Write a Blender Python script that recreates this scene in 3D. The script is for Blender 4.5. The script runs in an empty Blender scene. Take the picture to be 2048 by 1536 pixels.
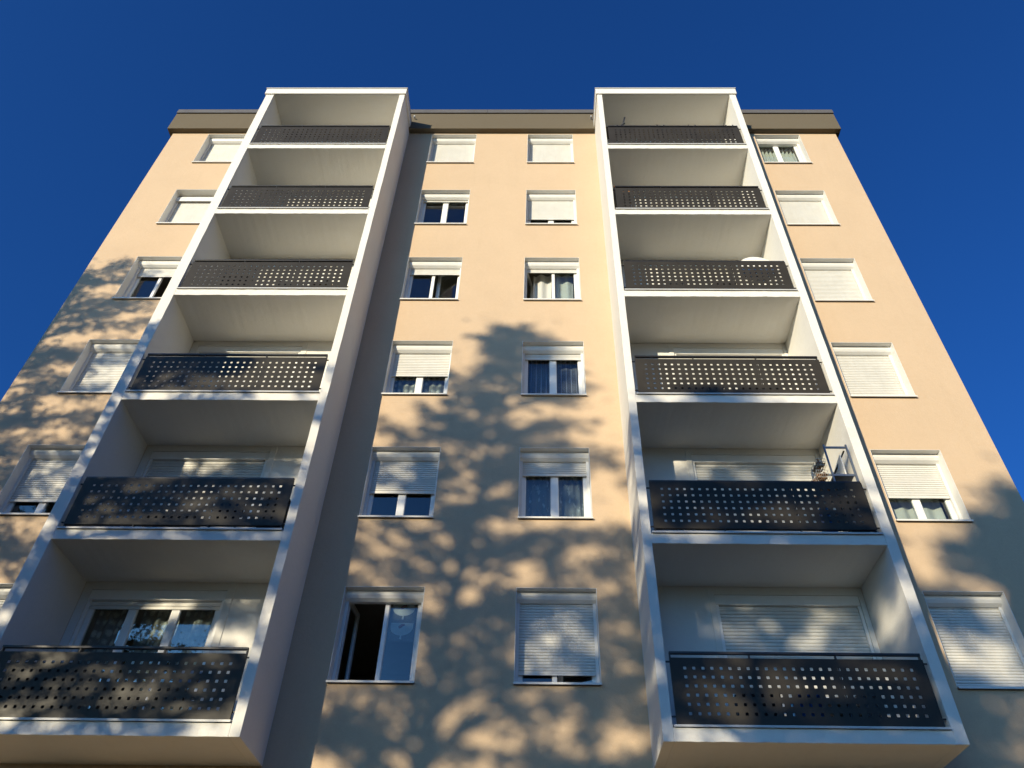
import bpy, math, random
import numpy as np
from mathutils import Vector, Matrix

# ------------------------------------------------------------------ camera
SC = bpy.context.scene
COL = SC.collection
PI = math.pi


def set_camera():
    pitch, roll, yaw = 0.7582, 0.0172, 0.0180
    fwd = Vector((0, math.cos(pitch), math.sin(pitch)))
    right = Vector((1, 0, 0))
    up = Vector((0, -math.sin(pitch), math.cos(pitch)))
    rz = Matrix.Rotation(yaw, 3, 'Z')
    fwd, right, up = rz @ fwd, rz @ right, rz @ up
    r2 = right * math.cos(roll) + up * math.sin(roll)
    u2 = up * math.cos(roll) - right * math.sin(roll)
    m = Matrix((r2, u2, -fwd)).transposed().to_4x4()
    m.translation = Vector((0.3002, -10.645, 1.047))
    cam = bpy.data.cameras.new('camera')
    cam.sensor_fit = 'HORIZONTAL'
    cam.sensor_width = 36.0
    cam.lens = 1560.0 / 2048.0 * 36.0
    cam.shift_x = -32.3 / 2048.0
    cam.clip_start = 0.05
    cam.clip_end = 3000.0
    o = bpy.data.objects.new('camera', cam)
    COL.objects.link(o)
    o.matrix_world = m
    SC.camera = o


set_camera()

# ------------------------------------------------------------------ sun and sky
AZ, EL = math.radians(31.0), math.radians(10.8)
TO_SUN = Vector((-math.sin(AZ) * math.cos(EL), -math.cos(AZ) * math.cos(EL), math.sin(EL)))
SUN_STRENGTH = 5.0
SUN_COLOR = (1.0, 0.87, 0.62)
SKY_STRENGTH = 0.10
SKY_TINT = (0.44, 1.00, 1.58, 1)


def set_light():
    w = bpy.data.worlds.new('World')
    SC.world = w
    w.use_nodes = True
    nt = w.node_tree
    nt.nodes.clear()
    sky = nt.nodes.new('ShaderNodeTexSky')
    sky.sky_type = 'NISHITA'
    sky.sun_disc = False
    sky.sun_elevation = EL
    sky.sun_rotation = math.radians(180.0 + 31.0)
    sky.altitude = 300.0
    sky.air_density = 1.0
    sky.dust_density = 4.0
    sky.ozone_density = 6.0
    mul = nt.nodes.new('ShaderNodeMix')
    mul.data_type = 'RGBA'
    mul.blend_type = 'MULTIPLY'
    mul.inputs['Factor'].default_value = 1.0
    nt.links.new(sky.outputs['Color'], mul.inputs['A'])
    mul.inputs['B'].default_value = SKY_TINT
    bg = nt.nodes.new('ShaderNodeBackground')
    bg.inputs['Strength'].default_value = SKY_STRENGTH
    out = nt.nodes.new('ShaderNodeOutputWorld')
    nt.links.new(mul.outputs['Result'], bg.inputs['Color'])
    nt.links.new(bg.outputs['Background'], out.inputs['Surface'])
    sun = bpy.data.lights.new('sun', 'SUN')
    sun.energy = SUN_STRENGTH
    sun.angle = math.radians(0.53)
    sun.color = SUN_COLOR
    so = bpy.data.objects.new('sun', sun)
    COL.objects.link(so)
    so.rotation_euler = TO_SUN.to_track_quat('Z', 'Y').to_euler()
    so.location = TO_SUN * 60


set_light()
vs = SC.view_settings
vs.view_transform = 'Standard'
vs.look = 'None'
vs.exposure = 0.3
vs.gamma = 1.0
vs.use_curve_mapping = False
SC.render.engine = 'CYCLES'
cy = SC.cycles
cy.max_bounces = 8
cy.diffuse_bounces = 5
cy.glossy_bounces = 3
cy.transmission_bounces = 4
cy.transparent_max_bounces = 12
cy.caustics_reflective = False
cy.caustics_refractive = False
cy.use_denoising = True
try:
    cy.denoiser = 'OPENIMAGEDENOISE'
except Exception:
    pass


# ------------------------------------------------------------------ materials
def new_mat(name):
    m = bpy.data.materials.new(name)
    m.use_nodes = True
    nt = m.node_tree
    b = nt.nodes['Principled BSDF']
    return m, nt, b


def ramp(nt, src, c0, c1, p0=0.35, p1=0.65):
    r = nt.nodes.new('ShaderNodeValToRGB')
    r.color_ramp.elements[0].position = p0
    r.color_ramp.elements[1].position = p1
    r.color_ramp.elements[0].color = (*c0, 1)
    r.color_ramp.elements[1].color = (*c1, 1)
    nt.links.new(src, r.inputs['Fac'])
    return r.outputs['Color']


def noise(nt, vec, scale, detail=4, rough=0.6):
    n = nt.nodes.new('ShaderNodeTexNoise')
    n.inputs['Scale'].default_value = scale
    n.inputs['Detail'].default_value = detail
    n.inputs['Roughness'].default_value = rough
    if vec is not None:
        nt.links.new(vec, n.inputs['Vector'])
    return n.outputs['Fac']


def world_pos(nt, scale=None):
    g = nt.nodes.new('ShaderNodeNewGeometry')
    if scale is None:
        return g.outputs['Position']
    mp = nt.nodes.new('ShaderNodeMapping')
    mp.inputs['Scale'].default_value = scale
    nt.links.new(g.outputs['Position'], mp.inputs['Vector'])
    return mp.outputs['Vector']


def mix_col(nt, a, b, fac, mode='MIX'):
    m = nt.nodes.new('ShaderNodeMix')
    m.data_type = 'RGBA'
    m.blend_type = mode
    for sock, v in (('A', a), ('B', b)):
        if isinstance(v, tuple):
            m.inputs[sock].default_value = (*v, 1)
        else:
            nt.links.new(v, m.inputs[sock])
    if isinstance(fac, (int, float)):
        m.inputs['Factor'].default_value = fac
    else:
        nt.links.new(fac, m.inputs['Factor'])
    return m.outputs['Result']


def bump(nt, b, height, strength, dist, prev=None):
    n = nt.nodes.new('ShaderNodeBump')
    n.inputs['Strength'].default_value = strength
    n.inputs['Distance'].default_value = dist
    nt.links.new(height, n.inputs['Height'])
    if prev is not None:
        nt.links.new(prev, n.inputs['Normal'])
    nt.links.new(n.outputs['Normal'], b.inputs['Normal'])
    return n.outputs['Normal']


def scaled(c, k):
    return tuple(x * k for x in c)


def render_mat(name, c, var=0.10, grain=0.5, stain=0.0, rough=0.9, relief=0.25):
    """Rendered / plastered facade coat: mottled colour, trowel waves, fine grain."""
    m, nt, b = new_mat(name)
    p = world_pos(nt)
    col = ramp(nt, noise(nt, p, 0.9, 6, 0.65), scaled(c, 1 - var), scaled(c, 1 + var * 0.6), 0.3, 0.7)
    col2 = ramp(nt, noise(nt, p, 14.0, 4, 0.7), scaled(c, 1 - var * 0.7), scaled(c, 1 + var * 0.5), 0.3, 0.7)
    col = mix_col(nt, col, col2, 0.45)
    col3 = ramp(nt, noise(nt, p, 55.0, 3, 0.75), scaled(c, 1 - var * 1.1), scaled(c, 1 + var * 0.9), 0.32, 0.68)
    col = mix_col(nt, col, col3, 0.35)
    if stain > 0:
        ps = world_pos(nt, (2.2, 2.2, 0.25))
        s = noise(nt, ps, 1.6, 6, 0.7)
        r = nt.nodes.new('ShaderNodeMapRange')
        r.inputs['From Min'].default_value = 0.56
        r.inputs['From Max'].default_value = 0.78
        r.inputs['To Max'].default_value = stain
        nt.links.new(s, r.inputs['Value'])
        col = mix_col(nt, col, scaled(c, 0.62), r.outputs['Result'])
    nt.links.new(col, b.inputs['Base Color'])
    b.inputs['Roughness'].default_value = rough
    b.inputs['Specular IOR Level'].default_value = 0.2
    n1 = bump(nt, b, noise(nt, p, 3.0, 4, 0.6), relief, 0.02)
    n2 = bump(nt, b, noise(nt, p, 28.0, 4, 0.7), grain * 0.6, 0.006, n1)
    bump(nt, b, noise(nt, p, 120.0, 2, 0.6), grain, 0.003, n2)
    return m


def paint_mat(name, c, rough=0.35, var=0.05, spec=0.5, metal=0.0, scale=4.0, dirt=0.0):
    m, nt, b = new_mat(name)
    p = world_pos(nt)
    col = ramp(nt, noise(nt, p, scale, 5, 0.65), scaled(c, 1 - var), scaled(c, 1 + var), 0.3, 0.7)
    if dirt > 0:
        ps = world_pos(nt, (6, 6, 0.7))
        r = nt.nodes.new('ShaderNodeMapRange')
        r.inputs['From Min'].default_value = 0.5
        r.inputs['From Max'].default_value = 0.8
        r.inputs['To Max'].default_value = dirt
        nt.links.new(noise(nt, ps, 2.0, 5, 0.7), r.inputs['Value'])
        col = mix_col(nt, col, scaled((c[0], c[1] * 0.96, c[2] * 0.88), 0.55), r.outputs['Result'])
    nt.links.new(col, b.inputs['Base Color'])
    rr = nt.nodes.new('ShaderNodeMapRange')
    rr.inputs['To Min'].default_value = max(0.05, rough - 0.08)
    rr.inputs['To Max'].default_value = rough + 0.1
    nt.links.new(noise(nt, p, 9.0, 4, 0.6), rr.inputs['Value'])
    nt.links.new(rr.outputs['Result'], b.inputs['Roughness'])
    b.inputs['Specular IOR Level'].default_value = spec
    b.inputs['Metallic'].default_value = metal
    return m


def panel_mat():
    m, nt, b = new_mat('dark_panel_metal')
    p = world_pos(nt)
    c = (0.035, 0.031, 0.0245)
    col = ramp(nt, noise(nt, p, 2.5, 6, 0.7), scaled(c, 0.85), scaled(c, 1.2), 0.3, 0.7)
    nt.links.new(col, b.inputs['Base Color'])
    sc = world_pos(nt, (3.0, 3.0, 40.0))
    rr = nt.nodes.new('ShaderNodeMapRange')
    rr.inputs['To Min'].default_value = 0.30
    rr.inputs['To Max'].default_value = 0.55
    nt.links.new(noise(nt, sc, 2.0, 5, 0.7), rr.inputs['Value'])
    nt.links.new(rr.outputs['Result'], b.inputs['Roughness'])
    b.inputs['Specular IOR Level'].default_value = 0.18
    bump(nt, b, noise(nt, p, 60.0, 3, 0.6), 0.12, 0.001)
    return m


def glass_mat():
    m = bpy.data.materials.new('window_glass')
    m.use_nodes = True
    nt = m.node_tree
    nt.nodes.clear()
    tr = nt.nodes.new('ShaderNodeBsdfTransparent')
    tr.inputs['Color'].default_value = (0.88, 0.92, 0.91, 1)
    gl = nt.nodes.new('ShaderNodeBsdfGlossy')
    gl.inputs['Roughness'].default_value = 0.012
    gl.inputs['Color'].default_value = (0.95, 0.97, 1.0, 1)
    fr = nt.nodes.new('ShaderNodeFresnel')
    fr.inputs['IOR'].default_value = 1.9
    g = nt.nodes.new('ShaderNodeNewGeometry')
    bp = nt.nodes.new('ShaderNodeBump')
    bp.inputs['Strength'].default_value = 0.04
    bp.inputs['Distance'].default_value = 0.01
    nt.links.new(noise(nt, g.outputs['Position'], 2.2, 2, 0.5), bp.inputs['Height'])
    nt.links.new(bp.outputs['Normal'], gl.inputs['Normal'])
    mx = nt.nodes.new('ShaderNodeMixShader')
    inv = nt.nodes.new('ShaderNodeMath')
    inv.operation = 'SUBTRACT'
    inv.inputs[0].default_value = 1.0
    nt.links.new(g.outputs['Backfacing'], inv.inputs[1])
    ml = nt.nodes.new('ShaderNodeMath')
    ml.operation = 'MULTIPLY'
    nt.links.new(inv.outputs[0], ml.inputs[0])
    nt.links.new(fr.outputs['Fac'], ml.inputs[1])
    nt.links.new(ml.outputs[0], mx.inputs['Fac'])
    nt.links.new(tr.outputs['BSDF'], mx.inputs[1])
    nt.links.new(gl.outputs['BSDF'], mx.inputs[2])
    out = nt.nodes.new('ShaderNodeOutputMaterial')
    nt.links.new(mx.outputs['Shader'], out.inputs['Surface'])
    return m


def curtain_mat(name, c, clear, style='plain'):
    """Thin cloth: part see-through, part diffuse, part translucent."""
    m = bpy.data.materials.new(name)
    m.use_nodes = True
    nt = m.node_tree
    nt.nodes.clear()
    tc = nt.nodes.new('ShaderNodeTexCoord')
    df = nt.nodes.new('ShaderNodeBsdfDiffuse')
    tl = nt.nodes.new('ShaderNodeBsdfTranslucent')
    df.inputs['Color'].default_value = (*c, 1)
    tl.inputs['Color'].default_value = (*c, 1)
    mx = nt.nodes.new('ShaderNodeMixShader')
    mx.inputs['Fac'].default_value = 0.3
    nt.links.new(df.outputs['BSDF'], mx.inputs[1])
    nt.links.new(tl.outputs['BSDF'], mx.inputs[2])
    tr = nt.nodes.new('ShaderNodeBsdfTransparent')
    mo = nt.nodes.new('ShaderNodeMixShader')
    nt.links.new(mx.outputs['Shader'], mo.inputs[1])
    nt.links.new(tr.outputs['BSDF'], mo.inputs[2])
    mo.inputs['Fac'].default_value = clear
    if style != 'plain':
        v = tc.outputs['UV']
        r = nt.nodes.new('ShaderNodeMapRange')
        r.inputs['To Min'].default_value = clear
        r.inputs['To Max'].default_value = max(0.0, clear - 0.55)
        if style == 'lace':
            mp = nt.nodes.new('ShaderNodeMapping')
            mp.inputs['Scale'].default_value = (9.0, 6.5, 1)
            nt.links.new(v, mp.inputs['Vector'])
            vo = nt.nodes.new('ShaderNodeTexVoronoi')
            vo.inputs['Scale'].default_value = 1.0
            vo.inputs['Randomness'].default_value = 0.35
            nt.links.new(mp.outputs['Vector'], vo.inputs['Vector'])
            fine = noise(nt, v, 55.0, 3, 0.7)
            ad = nt.nodes.new('ShaderNodeMath')
            ad.operation = 'MULTIPLY_ADD'
            nt.links.new(fine, ad.inputs[0])
            ad.inputs[1].default_value = 0.55
            nt.links.new(vo.outputs['Distance'], ad.inputs[2])
            nt.links.new(ad.outputs[0], r.inputs['Value'])
            r.inputs['From Min'].default_value = 0.72
            r.inputs['From Max'].default_value = 0.50
        elif style == 'stripe':
            mp = nt.nodes.new('ShaderNodeMapping')
            mp.inputs['Scale'].default_value = (3.2, 0.0, 1)
            nt.links.new(v, mp.inputs['Vector'])
            wv = nt.nodes.new('ShaderNodeTexWave')
            wv.inputs['Scale'].default_value = 1.0
            nt.links.new(mp.outputs['Vector'], wv.inputs['Vector'])
            nt.links.new(wv.outputs['Fac'], r.inputs['Value'])
            r.inputs['From Min'].default_value = 0.90
            r.inputs['From Max'].default_value = 1.0
        elif style == 'motif':
            mp = nt.nodes.new('ShaderNodeMapping')
            mp.inputs['Scale'].default_value = (14.0, 5.0, 1)
            nt.links.new(v, mp.inputs['Vector'])
            nt.links.new(noise(nt, mp.outputs['Vector'], 1.0, 3, 0.55), r.inputs['Value'])
            r.inputs['From Min'].default_value = 0.56
            r.inputs['From Max'].default_value = 0.68
        nt.links.new(r.outputs['Result'], mo.inputs['Fac'])
    out = nt.nodes.new('ShaderNodeOutputMaterial')
    nt.links.new(mo.outputs['Shader'], out.inputs['Surface'])
    return m


def leaf_mat(name, c0, c1):
    m, nt, b = new_mat(name)
    g = nt.nodes.new('ShaderNodeNewGeometry')
    col = ramp(nt, g.outputs['Random Per Island'], c0, c1, 0.1, 0.9)
    nt.links.new(col, b.inputs['Base Color'])
    b.inputs['Roughness'].default_value = 0.55
    b.inputs['Transmission Weight'].default_value = 0.0
    return m


M = {}
M['beige'] = render_mat('beige_render', (0.54, 0.402, 0.272), 0.12, 0.9, 0.16, relief=0.5)
M['white'] = render_mat('white_plaster', (0.69, 0.67, 0.625), 0.06, 0.35, 0.05, relief=0.5)
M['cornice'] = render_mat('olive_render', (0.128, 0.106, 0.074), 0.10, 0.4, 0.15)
M['alu'] = paint_mat('white_aluminium', (0.68, 0.67, 0.64), 0.38, 0.04, 0.4, dirt=0.12)
M['pvc'] = paint_mat('white_frame_plastic', (0.78, 0.775, 0.75), 0.30, 0.03, 0.45, dirt=0.08)
M['slat'] = paint_mat('shutter_slat_white', (0.635, 0.62, 0.575), 0.42, 0.05, 0.35, dirt=0.18)
M['zinc'] = paint_mat('grey_coping_metal', (0.115, 0.108, 0.098), 0.42, 0.12, 0.5, scale=2.0)
M['trim'] = paint_mat('light_grey_flashing', (0.50, 0.50, 0.49), 0.40, 0.08, 0.5, scale=6.0)
M['panel'] = panel_mat()
M['dark'] = paint_mat('black_railing_metal', (0.020, 0.019, 0.018), 0.38, 0.1, 0.5)
M['glass'] = glass_mat()
M['room'] = paint_mat('dim_room_paint', (0.30, 0.27, 0.22), 0.9, 0.05, 0.1)
M['sheer'] = curtain_mat('plain_sheer_cloth', (0.78, 0.77, 0.72), 0.10)
M['sheer_open'] = curtain_mat('open_sheer_cloth', (0.70, 0.74, 0.76), 0.55, 'motif')
M['lace'] = curtain_mat('lace_cloth', (0.80, 0.80, 0.74), 0.70, 'lace')
M['stripe'] = curtain_mat('striped_sheer_cloth', (0.50, 0.50, 0.58), 0.66, 'stripe')
M['net'] = curtain_mat('net_panel_cloth', (0.80, 0.84, 0.84), 0.35)
M['red'] = paint_mat('dull_red_thread', (0.16, 0.035, 0.04), 0.8)
M['galv'] = paint_mat('galvanised_steel', (0.21, 0.24, 0.27), 0.38, 0.1, 0.5, metal=0.6)
M['wicker'] = paint_mat('brown_wicker', (0.34, 0.17, 0.07), 0.8, 0.45, 0.2, scale=35)
M['wire'] = paint_mat('pale_wire', (0.68, 0.66, 0.58), 0.5)
M['orange'] = paint_mat('orange_wood', (0.52, 0.21, 0.06), 0.6, 0.15)
M['black'] = paint_mat('black_plastic', (0.016, 0.016, 0.017), 0.5)
M['blue'] = paint_mat('blue_plastic', (0.03, 0.16, 0.50), 0.45)
M['slate'] = paint_mat('grey_plastic', (0.22, 0.24, 0.27), 0.5)
M['brown'] = paint_mat('brown_wood', (0.13, 0.075, 0.035), 0.6, 0.2)
M['offwhite'] = paint_mat('off_white_plastic', (0.76, 0.73, 0.66), 0.4)
M['bark'] = paint_mat('grey_bark', (0.10, 0.08, 0.06), 0.9, 0.3, 0.1, scale=8)
M['leaf_a'] = leaf_mat('yellow_green_leaf', (0.060, 0.085, 0.018), (0.13, 0.12, 0.025))
M['leaf_b'] = leaf_mat('deep_green_leaf', (0.030, 0.055, 0.014), (0.075, 0.095, 0.024))


def ground_mat():
    m, nt, b = new_mat('dry_lawn')
    p = world_pos(nt)
    col = ramp(nt, noise(nt, p, 0.35, 6, 0.7), (0.095, 0.082, 0.038), (0.16, 0.128, 0.066), 0.35, 0.65)
    nt.links.new(col, b.inputs['Base Color'])
    b.inputs['Roughness'].default_value = 0.95
    bump(nt, b, noise(nt, p, 40, 3, 0.7), 0.6, 0.03)
    return m


M['ground'] = ground_mat()
M['paving'] = render_mat('dark_paving', (0.075, 0.07, 0.062), 0.15, 0.6)


# ------------------------------------------------------------------ mesh helpers
class MB:
    def __init__(self):
        self.v, self.f, self.uv = [], [], None

    def box(self, x0, x1, y0, y1, z0, z1):
        n = len(self.v)
        self.v += [(x0, y0, z0), (x1, y0, z0), (x1, y1, z0), (x0, y1, z0),
                   (x0, y0, z1), (x1, y0, z1), (x1, y1, z1), (x0, y1, z1)]
        self.f += [tuple(n + i for i in q) for q in
                   ((0, 1, 5, 4), (1, 2, 6, 5), (2, 3, 7, 6), (3, 0, 4, 7), (4, 5, 6, 7), (3, 2, 1, 0))]
        return self

    def prism_x(self, x0, x1, prof):
        """closed profile of (y, z) points swept along x"""
        n, k = len(self.v), len(prof)
        self.v += [(x0, y, z) for y, z in prof] + [(x1, y, z) for y, z in prof]
        for i in range(k):
            j = (i + 1) % k
            self.f.append((n + i, n + j, n + k + j, n + k + i))
        self.f.append(tuple(n + k - 1 - i for i in range(k)))
        self.f.append(tuple(n + k + i for i in range(k)))
        return self

    def tube(self, pts, rads, seg=6, cap=True):
        pts = [Vector(p) for p in pts]
        if not isinstance(rads, (list, tuple)):
            rads = [rads] * len(pts)
        n0 = len(self.v)
        prev = None
        for i, p in enumerate(pts):
            d = (pts[min(i + 1, len(pts) - 1)] - pts[max(i - 1, 0)]).normalized()
            a = d.orthogonal().normalized() if prev is None else (prev - d * prev.dot(d)).normalized()
            prev = a
            bvec = d.cross(a)
            for s in range(seg):
                t = 2 * PI * s / seg
                self.v.append(tuple(p + (a * math.cos(t) + bvec * math.sin(t)) * rads[i]))
        for i in range(len(pts) - 1):
            for s in range(seg):
                q = (s + 1) % seg
                self.f.append((n0 + i * seg + s, n0 + i * seg + q, n0 + (i + 1) * seg + q, n0 + (i + 1) * seg + s))
        if cap:
            self.f.append(tuple(n0 + seg - 1 - s for s in range(seg)))
            e = n0 + (len(pts) - 1) * seg
            self.f.append(tuple(e + s for s in range(seg)))
        return self

    def wavy_box(self, x0, x1, y0, y1, z0, z1, axis, n, jit, rnd):
        """a box cut into n lengths along an axis, with edges that wander a few mm like hand-worked render"""
        base = len(self.v)
        for i in range(n + 1):
            t = i / n
            def j():
                return rnd.uniform(-jit, jit) if 0 < i < n else 0.0
            if axis == 'x':
                x = x0 + (x1 - x0) * t
                ring = [(x, y0 + j(), z0 + j()), (x, y0 + j(), z1), (x, y1, z1), (x, y1, z0)]
            else:
                z = z0 + (z1 - z0) * t
                ring = [(x0 + j(), y0 + j(), z), (x0 + 0.3 * j(), y1, z), (x1 + 0.3 * j(), y1, z), (x1 + j(), y0 + j(), z)]
            self.v += ring
        for i in range(n):
            for k in range(4):
                q = (k + 1) % 4
                self.f.append((base + 4 * i + k, base + 4 * i + q, base + 4 * i + 4 + q, base + 4 * i + 4 + k))
        self.f.append((base + 3, base + 2, base + 1, base))
        e = base + 4 * n
        self.f.append((e, e + 1, e + 2, e + 3))
        return self

    def mesh(self, name, mat, smooth=False):
        me = bpy.data.meshes.new(name)
        me.from_pydata(self.v, [], self.f)
        if self.uv:
            l = me.uv_layers.new(name='uv')
            for li, loop in enumerate(me.loops):
                l.data[li].uv = self.uv[loop.vertex_index]
        me.validate()
        fix_normals(me)
        me.materials.append(mat)
        if smooth:
            me.polygons.foreach_set('use_smooth', [True] * len(me.polygons))
        me.update()
        return me

    def build(self, name, mat, parent=None, loc=(0, 0, 0), smooth=False):
        return link(name, self.mesh(name, mat, smooth), parent, loc)


def fix_normals(me):
    import bmesh
    bm = bmesh.new()
    bm.from_mesh(me)
    bmesh.ops.recalc_face_normals(bm, faces=bm.faces)
    bm.to_mesh(me)
    bm.free()


def link(name, me, parent=None, loc=(0, 0, 0), rz=0.0):
    o = bpy.data.objects.new(name, me)
    COL.objects.link(o)
    o.location = loc
    o.rotation_euler = (0, 0, rz)
    if parent is not None:
        o.parent = parent
    return o


def bevel(o, w=0.004, seg=1):
    md = o.modifiers.new('bevel', 'BEVEL')
    md.width = w
    md.segments = seg
    md.limit_method = 'ANGLE'
    md.angle_limit = math.radians(40)
    return o


def tag(o, label=None, cat=None, group=None, kind=None):
    if label:
        o['label'] = label
    if cat:
        o['category'] = cat
    if group:
        o['group'] = group
    if kind:
        o['kind'] = kind
    return o


def thing(name, label, cat, loc=(0, 0, 0), rz=0.0, group=None):
    o = bpy.data.objects.new(name, None)
    COL.objects.link(o)
    o.location = loc
    o.rotation_euler = (0, 0, rz)
    return tag(o, label, cat, group)


# ------------------------------------------------------------------ dimensions (metres), facade plane y = 0
STOREY = 2.7
ZG = -0.55                                 # ground
XW0, XW1 = -9.655, 8.250                   # facade ends
ZC = 20.46                                 # underside of the cornice
ZS6 = 5.4163                               # sill underside, lowest row in view
WIN_W, WIN_H = 1.210, 1.486
COLS = {'B': -8.670, 'C': -2.605, 'D': -0.020, 'E': 6.055}   # left edge of each window column
FRONT = -1.0565                            # front plane of the balcony towers
BACK = 0.17                                # back wall of the loggias
CEIL0 = 7.0317                             # underside of the slab over the lowest loggia
TOWERS = {'L': dict(o0=-6.870, i0=-6.665, i1=-3.3676, o1=-3.2274),
          'R': dict(o0=1.795, i0=1.926, i1=5.236, o1=5.390)}
ZBASE = CEIL0 - STOREY                     # underside of the towers
ZTOP = CEIL0 + 5 * STOREY                  # ceiling of the topmost loggia


def row_z(r):
    return ZS6 + STOREY * (6 - r)


def slab_z(r):
    """underside of the floor slab of loggia r (1 = top ... 6 = lowest)"""
    return ZBASE + STOREY * (6 - r)


# ------------------------------------------------------------------ the setting
g = MB()
g.v = [(-600, -600, ZG), (600, -600, ZG), (600, 600, ZG), (-600, 600, ZG)]
g.f = [(0, 1, 2, 3)]
tag(g.build('ground', M['ground']), kind='structure')
pv = MB().box(-40, 40, -6.5, -3.0, ZG - 0.1, ZG + 0.06)
tag(pv.build('pavement', M['paving']), kind='structure')

BLD = thing('apartment_building', 'tall beige apartment block with two white balcony towers on its front', 'building',
            (0, 0, ZG))


def bpart(o):
    """parent to the building, keeping world placement (the Empty is only shifted in z)"""
    o.parent = BLD
    o.location.z -= ZG
    return o


def grid_wall(xs, zs, holes, y0, depth):
    """sheet in the plane y0 with rectangular holes, hole sides turned back by depth"""
    xs, zs = sorted(set(round(v, 5) for v in xs)), sorted(set(round(v, 5) for v in zs))
    mb = MB()
    idx = {}

    def vert(x, y, z):
        k = (round(x, 5), round(y, 5), round(z, 5))
        if k not in idx:
            idx[k] = len(mb.v)
            mb.v.append(k)
        return idx[k]

    def in_hole(x, z):
        return any(h[0] < x < h[1] and h[2] < z < h[3] for h in holes)
    solid = {}
    for i in range(len(xs) - 1):
        for j in range(len(zs) - 1):
            cx, cz = (xs[i] + xs[i + 1]) / 2, (zs[j] + zs[j + 1]) / 2
            solid[i, j] = not in_hole(cx, cz)
            if solid[i, j]:
                mb.f.append((vert(xs[i], y0, zs[j]), vert(xs[i + 1], y0, zs[j]),
                             vert(xs[i + 1], y0, zs[j + 1]), vert(xs[i], y0, zs[j + 1])))
    y1 = y0 + depth
    for i in range(len(xs) - 1):
        for j in range(len(zs) - 1):
            if not solid[i, j]:
                continue
            x0, x1, z0, z1 = xs[i], xs[i + 1], zs[j], zs[j + 1]
            for (di, dj, a, b) in ((-1, 0, (x0, z0), (x0, z1)), (1, 0, (x1, z0), (x1, z1)),
                                   (0, -1, (x0, z0), (x1, z0)), (0, 1, (x0, z1), (x1, z1))):
                if not solid.get((i + di, j + dj), False) and (i + di, j + dj) in solid:
                    mb.f.append((vert(a[0], y0, a[1]), vert(b[0], y0, b[1]),
                                 vert(b[0], y1, b[1]), vert(a[0], y1, a[1])))
    return mb, vert


holes = []
for c, x in COLS.items():
    for r in range(1, 7):
        holes.append((x, x + WIN_W, row_z(r), row_z(r) + WIN_H))
for t in TOWERS.values():
    holes.append((t['i0'] - 0.003, t['i1'] + 0.003, ZBASE + 0.004, ZTOP + 0.1))
xs, zs = [XW0, XW1], [ZG, 20.7]
for h in holes:
    xs += [h[0], h[1]]
    zs += [h[2], h[3]]
wall, vert = grid_wall(xs, zs, holes, 0.0, 0.36)
ZR = 20.7
yb = 11.0
for x in (XW0, XW1):
    wall.f.append((vert(x, 0, ZG), vert(x, yb, ZG), vert(x, yb, ZR), vert(x, 0, ZR)))
wall.f.append((vert(XW0, yb, ZG), vert(XW1, yb, ZG), vert(XW1, yb, ZR), vert(XW0, yb, ZR)))
wall.f.append((vert(XW0, 0, ZR), vert(XW1, 0, ZR), vert(XW1, yb, ZR), vert(XW0, yb, ZR)))
bpart(wall.build('facade_wall', M['beige']))

# cornice band, a black strip painting in the shadow line, and the metal coping in lengths
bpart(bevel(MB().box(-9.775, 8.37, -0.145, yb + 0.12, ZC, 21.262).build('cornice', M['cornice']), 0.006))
bpart(MB().box(-9.745, 8.34, -0.112, yb + 0.08, 21.262, 21.31).build('painted_shadow_strip', M['black']))
cx = [-9.79, -5.6, -1.15, 3.3, 7.55, 8.385]
for a, b_ in zip(cx[:-1], cx[1:]):
    m = MB().prism_x(a + 0.003, b_ - 0.003, [(-0.158, 21.306), (-0.150, 21.50), (-0.10, 21.515), (0.5, 21.50), (0.5, 21.306)])
    bpart(m.build('coping', M['zinc']))
m = MB().box(-9.79, 8.385, 0.5, yb + 0.13, 21.306, 21.49)
bpart(m.build('roof', M['zinc']))

for xs_ in (-3.12, 1.70):
    bpart(MB().tube([(xs_, -0.14, 20.98), (xs_, -0.24, 20.965)], 0.022, 8).build('overflow_spout', M['trim']))

# ------------------------------------------------------------------ balcony towers
BAL_WIN = {'L': (-6.535, -4.440), 'R': (2.985, 5.160)}


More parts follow.
